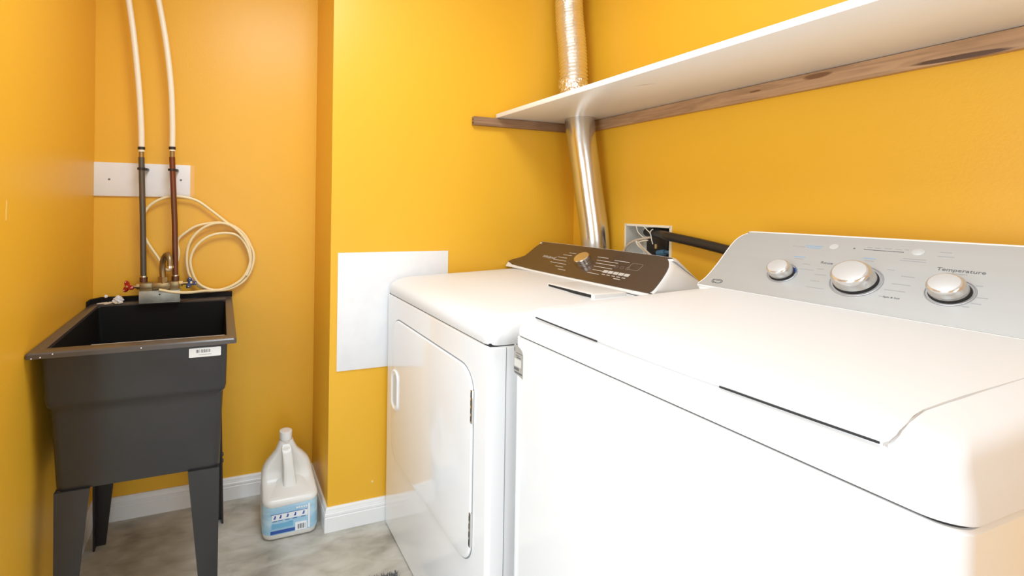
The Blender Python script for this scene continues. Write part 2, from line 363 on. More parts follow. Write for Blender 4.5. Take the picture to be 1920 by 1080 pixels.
# ------------------------------------------------------------------ washing machine
WX, WY0, WY1 = .6417, .2220, .9187
ws = thing('washing_machine', 'white top-loading washing machine with a silver control panel and three knobs', 'washing machine', (1.02, .57, 0))
b = MB(); b.loft([[(x, y, z) for x, y in rrect(WX+i, 1.40, WY0+i, WY1-i, .022)] for z, i in ((.008, 0), (.9085, 0), (.9115, .003))])
wc = b.build('cabinet', M['enamel'], ws)
MB().loft([[(x, y, z) for x, y in rrect(WX+.006, 1.39, WY0+.006, WY1-.006, .02)] for z in (.905, .918)]).build('top_seam', M['gap'], ws)
HT = [(0, .925), (.002, .935), (.005, .946), (.009, .9555), (.014, .9645), (.022, .9718), (.035, .9768), (.055, .9803), (.085, .9825), (.12, .9838), (.2, .9848)]
def tilt(x): return rise(x-WX, [(0, 0), (.1, .001), (.4, .010), (.56, .022), (.8, .024)])
def syd(i): return i if i < .01 else .01+(i-.01)*.5
rings = []
for i, z in [(.003, .9135), (0, .9155)]+HT: rings.append([(x, y, z+tilt(x)*min(1, i/.03)) for x, y in rrect(WX+i, 1.41-i*.2, WY0+syd(i), WY1-syd(i), .03+i*.25, 9)])
MB().loft(rings).build('top_panel', M['enamel_top'], ws, ang=.9)
# lid
def yr(x): return rise(x, [(.6525, .2835), (.6545, .2800), (.6624, .2780), (.69, .2820), (.72, .2882), (.747, .2915), (.83, .2927), (1.2, .2935)])
def lidz(x): return rise(x-WX, [(0, .960), (.010, .9668), (.012, .970), (.018, .975), (.028, .979), (.05, .9825), (.085, .985), (.12, .9865), (.2, .9875)])+tilt(x)
YC = .5703
def scoop(y):      # the handle bulge in the middle of the lid's front edge
    t = (y-.562)/.125
    return 0 if abs(t) >= 1 else math.cos(t*PI/2)**.5
b = MB(); xs = [.6522, .6530, .6545, .658, .664, .672, .685, .70, .72, .75, .79, .84, .90, 1.0, 1.1, 1.193]
NY = 60; grid = []
for k in range(NY+1):
    row = []
    for j, x in enumerate(xs):
        y0 = yr(x); y1 = 2*YC-y0; s = k/NY; y = y0+(y1-y0)*s
        e = min(y-y0, y1-y); drop = .0012*max(0, 1-e/.006)**2
        bulge = scoop(y)*max(0, 1-j/6)*.004
        row.append((x-bulge, y, lidz(x)-drop-scoop(y)*max(0, 1-j/4)*.004))
    bot = [(x+.0005 if j == 0 else x, p[1], p[2]-(.0035 if j < 2 else .0085)) for (j, x), p in zip(enumerate(xs), row)]
    grid.append(row+list(reversed(bot)))
b.loft(grid).build('lid', M['enamel_top'], ws, ang=.9)
b = MB()
for y0, y1 in ((.286, .452), (.676, .852)):
    n = 20; top = []
    pts = [Vector((.6515, y0+(y1-y0)*k/n, .9620+.0038*((y0+(y1-y0)*k/n-.5703)/.285)**2)) for k in range(n+1)]
    b.tube(pts, .0014, 6)
    b.build('lid_gap', M['gap'], ws); b = MB()
# console
A0, A1 = Vector((1.2, 0, 1.006)), Vector((1.335, 0, 1.142))
FW = Frame(A0, (0, -1, 0), A1-A0)
hl = [(.8965, .003), (.886, .03), (.881, .08), (.880, .14), (.874, .176), (.854, .195), (.81, .199)]
full = [(-y, w_) for y, w_ in hl]+[(-(2*YC-y), w_) for y, w_ in reversed(hl)]
def dense(pl):
    top = catmull([(a, c, 0) for a, c in pl], 5); return [(p.x, p.y) for p in top]
pw = dense(full)
sg = -1 if sum(p[0]*q[1]-p[1]*q[0] for p, q in zip(pw, pw[1:]+pw[:1])) < 0 else 1
bw = [(a, max(c, -.002)) for a, c in offs(pw, .006*sg)]
b = MB(); r1 = [FW.p(a, c, .001) for a, c in offs(pw, .003*sg)]; r2 = [FW.p(a, c, -.004) for a, c in bw]
back = [Vector((1.43, YC+(p.y-YC)*.98, .998+(p.z-1.0)*.93)) for p in r2]
mid = [a.lerp(c, .06)+Vector((0, 0, .003 if a.z > 1.05 else 0)) for a, c in zip(r2, back)]
b.loft([r1, r2, mid, back]).build('console', M['enamel_soft'], ws)
wp = MB().poly(FW, pw, 0, .0018).build('control_panel', M['silver'], ws)
MB().box(1.194, 1.202, WY0+.03, WY1-.03, .9975, 1.0045, .002).build('lid_hinge_cover', M['enamel_soft'], ws)
# print
def bars(mb, L, t=.0012):
    for y0, y1, w0 in L: mb.box(-y0, -y1, w0-t, w0+t, .0012, .0021, fr=FW)
b = MB()
b.text(FW, 'Temperature', .0115, -.459, .1308, .002, sxx=1.0); b.build('word', M['ink'], wp); b = MB(); b.text(FW, 'Rinse', .0095, -.657, .1178, .002, sxx=1.1); b.build('word', M['ink'], wp); b = MB()
b.text(FW, '+1', .008, -.5275, .1695, .002); b.build('symbol', M['ink'], wp); b = MB(); b.text(FW, 'Spin & Soil', .0055, -.528, .047, .002, align='CENTER'); b.build('word', M['ink'], wp); b = MB()
b.box(-.6275, -.624, .166, .1685, .0012, .0021, fr=FW)
bars(b, [(.6085, .5465, .1665)], .0007)
for y in (.6085, .592, .576, .561, .5475): b.lathe(Frame(FW.p(-y, .1665, .0012), FW.x, FW.y), [(.0012, 0), (.0011, .0009)], 8)
b.build('dark_lettering', M['ink'], wp)
b = MB()
bars(b, [(.606, .598, .1735), (.593, .584, .173), (.578, .567, .1735), (.561, .551, .173), (.5475, .541, .1735), (.497, .4815, .1735), (.497, .476, .163), (.5425, .5095, .150), (.546, .5085, .1445),
         (.666, .645, .0822), (.667, .650, .0632), (.668, .636, .0445), (.668, .655, .099), (.5555, .545, .1165), (.531, .512, .1035), (.5385, .5115, .082), (.544, .5135, .065), (.5465, .533, .047),
         (.433, .4245, .100), (.4255, .4125, .0738), (.428, .4165, .0595), (.436, .428, .050), (.475, .449, .1225), (.699, .672, .0928), (.700, .685, .1085), (.722, .703, .1225), (.598, .583, .1355), (.741, .715, .161)], .0007)
b.build('grey_lettering', M['ink_l'], wp)
b = MB(); bars(b, [(.725, .702, .129), (.716, .682, .1655), (.601, .582, .142), (.711, .684, .160)], .0009); b.build('blue_lettering', M['ink_b'], wp)
b = MB()
for y, w0, r in ((.662, .168, .0085), (.5265, .1695, .0095)):
    b.lathe(Frame(FW.p(-y, w0, .0012), FW.x, FW.y), [(r, 0), (r, .0012), (r*.9, .0018)], 28)
b.build('button', mat('pale_button', (.53, .53, .52), .4), wp)
FL = Frame(FW.p(-.852, .0215, .0018), FW.x, FW.y)
b = MB(); b.tube([FL.p(.011*math.cos(t), .0062*math.sin(t)+.003*math.cos(t)*0, 0) for t in [k*2*PI/28 for k in range(28)]], .0011, 5, closed=True)
b.tube([FL.p(.0135*math.cos(t)-.001, .0085*math.sin(t)-.0004, 0) for t in [2.4+k*.12 for k in range(16)]], .0009, 5)
b.tube([FL.p(.006*math.cos(t)+.002, .004*math.sin(t)-.001, 0) for t in [k*.25 for k in range(14)]], .0007, 5)
b.build('emblem', M['ink'], wp)
def knob(y, w0, r, ring, hgt):
    F_ = Frame(FW.p(-y, w0, .0015), FW.x, FW.y)
    k = MB().lathe(F_, [(r*.93, .006), (r*.95, .007), (r*.90, hgt*.80), (r*.82, hgt*.93), (r*.75, hgt*.97)], 48).build('knob', M['knob_w'], ws)
    MB().lathe(F_, [(r*.74, hgt*.94), (r*.735, hgt*.985), (r*.68, hgt*1.0)], 48).build('knob_face', M['knob_face'], k)
    MB().lathe(F_, [(r*1.0, .0012), (r*.97, .0055), (r*.90, .0065)], 48).build('knob_gap', M['gap'], k)
    MB().lathe(F_, [(ring, 0), (ring, .0006), (ring*.98, .0020), (ring*.955, .0022), (ring*.93, .0012), (r*.8, .0012)], 48).build('knob_ring', mat('ring_grey', (.42, .42, .43), .3, metal=.3), k)
    return k
k1 = knob(.7275, .0745, .0255, .0300, .027); k2 = knob(.5925, .077, .0365, .0430, .034); k3 = knob(.4585, .0775, .0275, .0325, .029)
b = MB()
for t in (15, 27, 39):
    a = math.radians(t); F_ = Frame(FW.p(-.7275, .0745, .0036), FW.x, FW.y); cc, ss = math.cos(a), math.sin(a)
    b.box(.0262*cc-.0018, .0262*cc+.0018, .0262*ss-.0018, .0262*ss+.0018, 0, .0006, fr=F_)
b.build('knob_marks', M['lab_d'], k1)
# label on the front's left edge
FS = Frame((WX, 0, 0), (0, -1, 0), (0, 0, 1))
st = MB().poly(FS, [(-.9155, .826), (-.882, .820), (-.8815, .872), (-.885, .881), (-.893, .8865), (-.9155, .8925)], -.0015, .0007).build('rating_sticker', mat('grey_sticker', (.36, .335, .30), .5), ws)
b = MB(); b.box(-.914, -.896, .8335, .8395, .0004, .0010, fr=FS).box(-.912, -.884, .8262, .8302, .0004, .0010, fr=FS).box(-.914, -.911, .876, .884, .0004, .0010, fr=FS).box(-.908, -.884, .8727, .8742, .0004, .0010, fr=FS)
b.box(-.905, -.890, .862, .8645, .0004, .001, fr=FS).box(-.909, -.895, .8665, .868, .0004, .001, fr=FS)
b.build('sticker_print', M['ink'], st)
MB().box(-.9135, -.888, .842, .8595, .0004, .0009, fr=FS).build('sticker_patch', mat('sticker_patch', (.62, .60, .56), .5), st)

# ------------------------------------------------------------------ shelf and its wood strips
sh = MB().box(1.0674, 1.480, -.55, 1.6765, 1.5735, 1.5905, .0012).build('wall_shelf', M['shelf'])
recenter(sh, (1.27, .56, 1.5735)); tag(sh, 'long white melamine shelf board high above the two machines', 'shelf')
MB().box(-.095, -.07, .47, .476, -.0006, .0002).bm.free()
ps = MB(); ps.poly(Frame((1.175, 1.05, 1.5735), (.55, -.83, 0), (.83, .55, 0)), [(-.03, 0), (0, -.003), (.03, -.001), (.0, .0015)], -.0003, .0004)
ps.build('pencil_mark', mat('scuff_brown', (.5, .4, .3), .7), sh)
ca = MB().box(.9605, 1.4619, 1.6679, YM, 1.538, 1.5725, .001).build('shelf_cleat', M['wood_x'])
recenter(ca, (1.2, 1.678, 1.5725)); tag(ca, 'short brown wood strip under the shelf on the end wall, screw holes in its tip', 'wood strip')
b = MB()
for z in (1.5475, 1.562): b.lathe(Frame((.9606, 1.6775, z), (0, 1, 0), (0, 0, -1)), [(.0032, 0), (.003, .0008)], 12)
b.build('screw_hole', M['gap'], ca)
cb = MB().box(1.464, W1, -.55, 1.6675, 1.530, 1.5725, .001).build('shelf_cleat', M['wood_y'])
recenter(cb, (1.474, 0, 1.5725)); tag(cb, 'long knotty wood strip carrying the shelf along the right wall', 'wood strip')

# ------------------------------------------------------------------ vent duct
vd = thing('vent_duct', 'metal dryer vent pipe rising behind the dryer through the shelf', 'vent duct', (1.39, 1.46, 0))
b = MB(); pts = catmull([(1.427, 1.492, .30), (1.427, 1.492, .80), (1.424, 1.495, 1.06), (1.400, 1.515, 1.30), (1.384, 1.537, 1.50), (1.383, 1.550, 1.60), (1.383, 1.552, 1.66)], 6)
b.tube(pts, .0535, 40); b.build('rigid_pipe', M['duct'], vd)
MB().tube([(1.3935, 1.522, 1.365), (1.384, 1.538, 1.49), (1.383, 1.549, 1.5725)], lambda t: .0532+.0045*t, 40).build('collar', M['duct'], vd)
b = MB(); base = catmull([(1.383, 1.585, 1.70), (1.382, 1.590, 1.80), (1.381, 1.600, 1.90), (1.378, 1.612, 2.00), (1.377, 1.618, 2.10), (1.378, 1.620, 2.25), (1.378, 1.620, 2.425)], 60)
n = len(base)
L_ = .7
b.tube(base, lambda t: .0530+.0030*math.sin(t*2*PI*44), 40)
b.build('flexible_duct', M['foil'], vd)
b = MB(); pts = [(1.383, 1.560+.0014*k, 1.595+k*.007) for k in range(22)]
rings = []
for k, p in enumerate(pts):
    rings.append([(p[0]+(.0565+.0022*math.sin(a*9+k*1.3)+random.uniform(-.0012, .0012)+(.003*(1-k/21)))*math.cos(a), p[1]+k*.0002+(.0565+.0022*math.sin(a*7-k*.9)+.003*(1-k/21))*math.sin(a), p[2]) for a in [j*2*PI/48 for j in range(48)]])
b.loft(rings).build('foil_tape', M['tape'], vd)

# ------------------------------------------------------------------ recessed outlet box with wires
ob = thing('outlet_box', 'open recessed grey outlet box in the right wall', 'outlet box', (W1+.03, 1.305, HZ0))
b = MB(); e = .006
b.box(W1-.002, W1+.09, HY0, HY0+.0025, HZ0, HZ1).box(W1-.002, W1+.09, HY1-.0025, HY1, HZ0, HZ1)
b.box(W1-.002, W1+.09, HY0, HY1, HZ0, HZ0+.0025).box(W1-.002, W1+.09, HY0, HY1, HZ1-.0025, HZ1).box(W1+.088, W1+.09, HY0, HY1, HZ0, HZ1)
b.build('box_shell', M['pvc'], ob)
b = MB()
for a in ((HY0-.007, HY0+.001, HZ0-.007, HZ1+.006), (HY1-.001, HY1+.006, HZ0-.007, HZ1+.006), (HY0, HY1, HZ1-.001, HZ1+.006), (HY0, HY1, HZ0-.007, HZ0+.001)): b.box(W1-.0015, W1+.001, *a)
b.build('box_flange', mat('cream_plaster', (.85, .78, .6), .7), ob)
b = MB(); b.box(W1+.05, W1+.087, 1.262, 1.352, 1.03, 1.135, .004); b.build('knockout', M['black'], ob)
b = MB(); b.tube([(W1+.02, 1.275, 1.045), (W1+.02, 1.245, 1.052)], .011, 16); b.tube([(W1+.02, 1.245, 1.053), (W1+.02, 1.215, 1.055)], .006, 12); b.build('blue_valve', mat('valve_blue', (.06, .16, .28), .4), ob)
b = MB(); b.tube([(W1+.018, 1.282, 1.078), (W1+.018, 1.282, 1.062)], .006, 12); b.build('valve_stem', M['brass'], ob)
dh = MB().tube(catmull([(W1+.045, 1.345, 1.118), (W1+.03, 1.29, 1.118), (W1-.005, 1.235, 1.116), (1.458, 1.19, 1.112), (1.455, 1.10, 1.101), (1.452, 1.0, 1.086), (1.45, .90, 1.068)], 6), .0155, 24).build('drain_hose', M['black'])
recenter(dh, (1.455, 1.1, 1.1)); tag(dh, 'thick black foam-covered hose from the wall box down behind the washing machine', 'hose')
X = W1
wires = [[(1.349, 1.143), (1.345, 1.128), (1.338, 1.117), (1.322, 1.105), (1.312, 1.098), (1.315, 1.090)],
         [(1.312, 1.142), (1.298, 1.130), (1.285, 1.120), (1.281, 1.108), (1.278, 1.095), (1.273, 1.080)],
         [(1.270, 1.134), (1.277, 1.130), (1.283, 1.118)]]
wr = thing('electrical_wire', 'thin white loose wires hanging inside the open wall box', 'wire', (X, 1.3, 1.1))
for i, L in enumerate(wires): MB().tube(catmull([(X-.004-.004*i, y, z-.001) for y, z in L], 6), .0017, 8).build('wire', M['wire'], wr)
cbn = thing('power_cable', 'pale looped cables dropping from the wall box behind the dryer', 'cable', (X, 1.33, 1.05))
for i, L in enumerate(([(1.402, 1.0), (1.396, 1.045), (1.378, 1.068), (1.352, 1.084), (1.330, 1.092), (1.312, 1.096), (1.282, 1.103)],
                       [(1.285, 1.092), (1.305, 1.089), (1.322, 1.083)],
                       [(1.340, 1.085), (1.330, 1.070), (1.300, 1.052), (1.275, 1.036), (1.255, 1.015)],
                       [(1.328, 1.084), (1.312, 1.068), (1.285, 1.048), (1.262, 1.028)])):
    MB().tube(catmull([(X-.012-.006*(i % 2), y, z) for y, z in L], 6), (.0042, .0022, .0045, .0035)[i], 10).build('cable_loop', (M['cable'], M['wire'], M['wire'], M['cable'])[i], cbn)

# ------------------------------------------------------------------ white boards on the walls
ap = MB().box(.4075, .861, YM-.004, YM, .5875, 1.028, .001).build('access_panel', M['white'])
recenter(ap, (.634, YM, .5875)); tag(ap, 'large square white panel on the end wall behind the dryer', 'wall panel')
wb = MB().box(XL, -.1175, YA-.008, YA, 1.2265, 1.3525, .001).build('backing_board', M['white'])
recenter(wb, (-.283, YA, 1.2265)); tag(wb, 'narrow white board on the alcove wall behind the two water pipes', 'wall board')
for x, z in ((-.3975, 1.289), (-.1515, 1.2935)):
    s1 = MB().lathe(Frame((x, YA-.008, z), (1, 0, 0), (0, 0, 1)), [(.0042, 0), (.0036, .0012), (.001, .0014)], 14).build('screw', M['groove'], wb)
    MB().box(x-.003, x+.003, YA-.0098, YA-.0090, z-.0006, z+.0006).build('screw_slot', M['gap'], s1)
pp = MB().box(-.1175, -.1030, YA-.0008, YA, 1.2265, 1.3525).build('bare_paint_strip', mat('bare_peach_wall', (.86, .50, .16), .6), wb)

# ------------------------------------------------------------------ laundry sink
sk = thing('laundry_sink', 'charcoal plastic utility sink on four tapered legs', 'sink', (-.20, 1.66, 0))
def rr(x0, x1, y0, y1, r, z): return [(x, y, z) for x, y in rrect(x0, x1, y0, y1, r, 5)]
ix0, ix1, iy0, iy1 = -.417, .0185, 1.397, 1.925
b = MB()
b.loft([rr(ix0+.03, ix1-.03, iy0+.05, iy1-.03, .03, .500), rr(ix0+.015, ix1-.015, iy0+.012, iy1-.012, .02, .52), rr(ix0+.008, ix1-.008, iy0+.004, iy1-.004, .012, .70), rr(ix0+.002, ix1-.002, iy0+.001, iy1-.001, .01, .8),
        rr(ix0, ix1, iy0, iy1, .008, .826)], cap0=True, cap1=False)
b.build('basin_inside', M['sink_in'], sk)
b = MB()
b.loft([rr(-.4195, .0195, 1.3720, 1.965, .014, .826), rr(-.4190, .0190, 1.3725, 1.965, .014, .80), rr(-.4145, .0173, 1.3745, 1.958, .016, .697), rr(-.411, .0145, 1.378, 1.955, .016, .684), rr(-.404, .0080, 1.385, 1.950, .018, .674),
        rr(-.4035, .0075, 1.3865, 1.949, .018, .655), rr(-.3965, .0030, 1.400, 1.935, .02, .470), rr(-.3955, .0028, 1.4015, 1.934, .02, .4585), rr(-.38, -.01, 1.42, 1.92, .02, .456)], cap0=False)
b.build('basin', M['sink'], sk)
b = MB()
ox0, ox1, oy0, oy1 = -.4465, .0435, 1.351, 1.983
b.loft([rr(ix0-.003, ix1+.003, iy0-.004, iy1+.006, .012, .818), rr(ox0+.004, ox1-.004, oy0+.004, oy1-.004, .008, .8185), rr(ox0, ox1, oy0, oy1, .008, .8195), rr(ox0, ox1, oy0, oy1, .008, .830), rr(ox0+.003, ox1-.003, oy0+.003, oy1-.003, .008, .8335),
        rr(ix0-.004, ix1+.004, iy0-.005, iy1+.004, .010, .8335), rr(ix0+.001, ix1-.001, iy0, iy1, .008, .8305), rr(ix0+.001, ix1-.001, iy0, iy1, .008, .822)], cap0=False, cap1=False)
b.build('rim', M['rim'], sk)
# raised back ledge lip with a cut corner on the left
b = MB(); F_ = Frame((0, 0, .8335), (1, 0, 0), (0, 1, 0))
b.poly(F_, [(-.4465, 1.900), (-.441, 1.900), (-.441, 1.932), (-.415, 1.968), (.0435, 1.968), (.0435, 1.983), (-.420, 1.983), (-.4465, 1.945)], -.002, .0175); b.build('back_lip', M['sink_in'], sk)
MB().box(-.318, .012, 1.3975, 1.4035, .8255, .8318, .001).build('pale_edge', mat('pale_scuffed_edge', (.42, .40, .38), .45), sk)
b = MB()
for x, y, z in ((-.432, 1.3505, .8215), (-.4135, 1.3505, .823), (-.388, 1.3505, .829), (-.193, 1.3505, .827)): b.lathe(Frame((x, y, z), (1, 0, 0), (0, 0, 1)), [(.0018, -.001), (.0014, .0006)], 8)
b.build('paint_fleck', M['white'], sk)
def leg(x0t, x1t, x0b, x1b, yf, dy, outer):     # L-shaped tapered leg: front or rear web plus a side web
    b = MB(); zt = .4595; t = .006
    n = 1 if dy > 0 else -1
    def web(z, f):
        x0 = x0b+(x0t-x0b)*f; x1 = x1b+(x1t-x1b)*f; D = (.032+.045*f)*n; q = t*n
        if outer < 0: return [(x0, yf, z), (x1, yf, z), (x1, yf+q, z), (x0+t, yf+q, z), (x0+t, yf+D, z), (x0, yf+D, z)]
        return [(x1, yf, z), (x0, yf, z), (x0, yf+q, z), (x1-t, yf+q, z), (x1-t, yf+D, z), (x1, yf+D, z)]
    b.loft([web(0, 0), web(zt, 1)])
    lg = b.build('leg', M['sink'], sk, smooth=False)
    return lg
leg(-.3955, -.316, -.394, -.3605, 1.394, 1, -1)
leg(-.0805, .0020, -.036, -.0005, 1.394, 1, 1)
leg(-.400, -.325, -.405, -.371, 1.868, -1, -1)
leg(-.070, .008, -.028, .0195, 1.880, -1, 1)
b = MB()
for z in (.262, .238): b.lathe(Frame((.0125, 1.850, z), (0, 1, 0), (0, 0, 1)), [(.007, -.004), (.007, .003), (.004, .005)], 12)
b.build('leg_bolt', M['rim'], sk)
# barcode sticker on the front
ls = MB().poly(Frame((0, 1.3722, 0), (1, 0, 0), (0, -.014, 1)), rrect(-.0795, .0025, .784, .8075, .0015, 2), -.001, .0008)
ls = MB(); FF = Frame((0, 1.3722, .80), (1, 0, 0), (0, -.012, 1)); ls.poly(FF, rrect(-.0795, .0025, -.0165, .0085, .002, 2), -.001, .0007)
so = ls.build('barcode_sticker', mat('white_sticker', (.80, .80, .79), .4), sk)
b = MB()
for x, w_ in ((-.0615, .0016), (-.0585, .003), (-.0525, .001), (-.048, .0025), (-.044, .0012), (-.0405, .0028), (-.035, .0022), (-.0295, .001), (-.0275, .0018)): b.box(x, x+w_, -.0045, .004, .0005, .001, fr=FF)
b.box(-.055, -.022, -.0105, -.0098, .0005, .001, fr=FF)
b.build('barcode', M['ink'], so)

# ------------------------------------------------------------------ faucet with bracket and valves
fa = thing('faucet', 'old brass gooseneck faucet with red and blue valve handles', 'faucet', (-.205, 1.92, .85))
b = MB(); b.box(-.281, -.143, 1.898, 1.901, .8375, .8765, .0008).box(-.281, -.143, 1.9, 1.945, .8755, .8785, .0008)
b.box(-.281, -.143, 1.8995, 1.935, .8345, .8375, .0008)
br = b.build('bracket', M['zinc'], fa)
MB().lathe(Frame((-.212, 1.898, .866), (1, 0, 0), (0, 0, 1)), [(.003, -.001), (.003, .0006)], 10).build('bracket_hole', M['gap'], br)
b = MB(); b.box(-.281, -.238, 1.910, 1.952, .8785, .9075, .004).box(-.24, -.182, 1.913, 1.949, .881, .9065, .003)
b.tube([(-.184, 1.931, .893), (-.178, 1.931, .893)], .017, 18); b.box(-.180, -.148, 1.910, 1.952, .8785, .9095, .004)
b.build('valve_body', M['brass'], fa)
b = MB(); b.tube(catmull([(-.205, 1.930, .905), (-.205, 1.930, .925), (-.207, 1.930, .955), (-.205, 1.925, .985), (-.197, 1.915, 1.005), (-.187, 1.900, 1.012), (-.180, 1.885, 1.003), (-.177, 1.877, .985), (-.177, 1.876, .972)], 6), lambda t: .0150 if t < .12 else .0112-.0015*t, 20)
spo = b.build('spout', M['brass'], fa)
MB().tube([(-.177, 1.876, .974), (-.177, 1.876, .9655)], .0135, 20).build('spout_tip', M['chrome'], spo)
MB().tube([(-.205, 1.930, .903), (-.205, 1.930, .926)], .0185, 6).build('hex_nut', M['brass'], spo)
def valve(x, z, s, m, name):
    st_ = MB().tube([(x, 1.931, z), (x+s*.022, 1.931, z), (x+s*.034, 1.931, z)], .0062, 12).build('valve_stem', M['brass'], fa)
    MB().tube([(x-s*.002, 1.931, z), (x+s*.012, 1.931, z)], .0115, 6).build('packing_nut', M['brass'], st_)
    F_ = Frame((x+s*.040, 1.928, z+.001), (0, .45*s, .9), (.0, 1, -.5)) if 0 else Frame((x+s*.040, 1.926, z+.001), (.85, .45*s, 0), (.0, .22, 1))
    b = MB(); pts = []
    for k in range(72):
        a = k*2*PI/72; r_ = .0165+.0068*math.cos(3*a+.5)
        pts.append((r_*math.cos(a), r_*math.sin(a)))
    b.loft([[F_.p(a*q, c*q, h) for a, c in pts] for q, h in ((.86, -.0055), (1, -.003), (1, .003), (.86, .0055))])
    h = b.build(name, m, fa)
    for k in range(3):
        a = k*2*PI/3-.5/3
        h2 = MB().lathe(Frame(F_.p(.0175*math.cos(a), .0175*math.sin(a), 0), F_.x, F_.y), [(.0019, -.0060), (.0019, .0060)], 10)
        h2.build('lobe_glint', M['white'], h)  # highlights on the lobes built as white dots
    h3 = MB().lathe(F_, [(.005, -.006), (.005, .008), (.003, .009)], 12).build('handle_screw', M['chrome'], h)
    return h
valve(-.281, .893, -1, M['red'], 'handle')['label'] = 'red three-lobed handle'
valve(-.148, .899, 1, M['blue'], 'handle')['label'] = 'dark blue three-lobed handle'

def pipe(name_label, x0, xt, zc, pts, m):
    t = thing('water_pipe', name_label, 'pipe', (x0, 1.94, .9), 'water pipes above the sink')
    MB().tube([(x0, 1.94, .912), (x0-.004, 1.94, 1.12), (xt, 1.94, zc)], .0105, 18).build('copper_pipe', m, t)
    MB().tube([(x0, 1.94, .9092 if x0 > -.2 else .9075), (x0, 1.94, .926)], .0138, 18).build('pipe_collar', M['copper2'], t)
    MB().tube([(x0, 1.94, .926), (x0, 1.94, .931)], .0118, 18).build('solder_ring', M['chrome'], t)
    MB().tube([(xt, 1.94, zc-.002), (xt, 1.94, zc+.028)], .0088, 18).build('pipe_fitting', M['brass'], t)
    P = catmull(pts, 10); MB().tube(P, .0108, 18).build('cream_tube', M['pex'], t)
    for z in (zc+.028, ): MB().tube([(xt, 1.94, z), (xt-.0002, 1.94, z+.010)], .0125, 18).build('crimp_ring', M['black'], t)
    c1 = MB().tube([(xt+.0005, 1.94, 1.325), (xt+.0005, 1.94, 1.333)], .0145, 18)
    c1.box(xt-.005, xt+.02, 1.948, YA-.008, 1.325, 1.333)
    c1.build('pipe_clamp', M['black'], t)
    return t
pipe('dull grey-green copper water pipe left of the faucet, cream tube above it', -.2715, -.2830, 1.372, [(-.2832, 1.94, 1.392), (-.2850, 1.94, 1.48), (-.2935, 1.94, 1.62), (-.311, 1.94, 1.80), (-.3305, 1.94, 1.946), (-.355, 1.94, 2.10), (-.385, 1.94, 2.26), (-.41, 1.94, 2.42)], M['copper'])
pipe('reddish copper water pipe right of the faucet, cream tube above it', -.1630, -.1790, 1.378, [(-.1790, 1.94, 1.400), (-.1792, 1.94, 1.50), (-.1855, 1.94, 1.64), (-.2035, 1.94, 1.80), (-.2316, 1.94, 1.962), (-.262, 1.94, 2.10), (-.30, 1.94, 2.26), (-.335, 1.94, 2.42)], M['copper2'])

co = [(-.213, 1.892, .884), (-.195, 1.890, .880), (-.170, 1.890, .874), (-.140, 1.892, .870), (-.105, 1.91, .866), (-.060, 1.94, .864), (-.0296, 1.958, .8600), (.0372, 1.97, .8640), (.0939, 1.975, .8975), (.1222, 1.975, .9555), (.1215, 1.975, 1.016),
      (.0745, 1.975, 1.0828), (.0173, 1.975, 1.1307), (-.0332, 1.975, 1.1718), (-.0881, 1.975, 1.212), (-.1417, 1.972, 1.2275), (-.1942, 1.972, 1.2265), (-.2403, 1.972, 1.2065), (-.270, 1.972, 1.1753), (-.283, 1.972, 1.1247), (-.2719, 1.975, 1.0684), (-.228, 1.975, .9941), (-.195, 1.975, .945), (-.165, 1.975, .965), (-.155, 1.978, 1.01),
      (-.1611, 1.984, 1.0558), (-.1297, 1.984, 1.09), (-.0871, 1.984, 1.116), (-.0216, 1.984, 1.1277), (.023, 1.984, 1.1248), (.0802, 1.984, 1.0888), (.1155, 1.984, 1.0282), (.1162, 1.984, .9677), (.0881, 1.984, .9023), (.026, 1.984, .863), (-.0352, 1.98, .860), (-.0845, 1.975, .880), (-.1174, 1.972, .9277),
      (-.1261, 1.972, .9975), (-.1133, 1.972, 1.0552), (-.0761, 1.972, 1.1014), (-.0216, 1.970, 1.1257), (.030, 1.968, 1.119), (.0765, 1.966, 1.080), (.109, 1.966, 1.02), (.109, 1.966, .9577), (.078, 1.966, .899), (.018, 1.966, .866), (-.0352, 1.966, .8640), (-.0847, 1.966, .8926), (-.1096, 1.966, .9507), (-.1101, 1.968, .9971), (-.0863, 1.970, 1.0432), (-.0376, 1.972, 1.0777), (.0234, 1.975, 1.0862), (.0689, 1.975, 1.0709), (.100, 1.968, 1.025), (.1125, 1.966, .965), (.098, 1.966, .915)]
ct = MB().tube(catmull(co, 6), .0052, 10).build('plastic_tube', M['tube']); recenter(ct, (0, 1.97, .9))
tag(ct, 'cream plastic tubing coiled in loops on the alcove wall beside the faucet', 'tube')

# debris on the back ledge
def lump(name, cx, cy, cz, rx, ry, rz, m, sd):
    random.seed(sd); t = bmesh.new(); bmesh.ops.create_icosphere(t, subdivisions=3, radius=1)
    ph = [random.uniform(0, 6) for _ in range(6)]
    for v in t.verts:
        k = 1+.18*math.sin(v.co.x*4+ph[0])+.15*math.sin(v.co.y*5+ph[1])+.1*math.sin(v.co.z*7+v.co.x*6+ph[2])
        v.co = Vector((cx+v.co.x*rx*k, cy+v.co.y*ry*k, cz+max(-.7, v.co.z)*rz*k))
    b = MB(); me = bpy.data.meshes.new('t'); t.to_mesh(me); t.free(); b.bm.from_mesh(me); bpy.data.meshes.remove(me)
    return recenter(b.build(name, m), (cx, cy, cz-rz*.8))
tag(lump('putty_lump', -.355, 1.948, .8435, .020, .016, .014, M['putty'], 3), 'white dried putty lump on the back ledge of the sink', 'putty')
tag(lump('plaster_crumb', -.3985, 1.966, .8555, .0055, .006, .006, M['white'], 5), 'tiny white plaster crumb in the back left corner of the sink rim', 'crumb')
sc = MB()
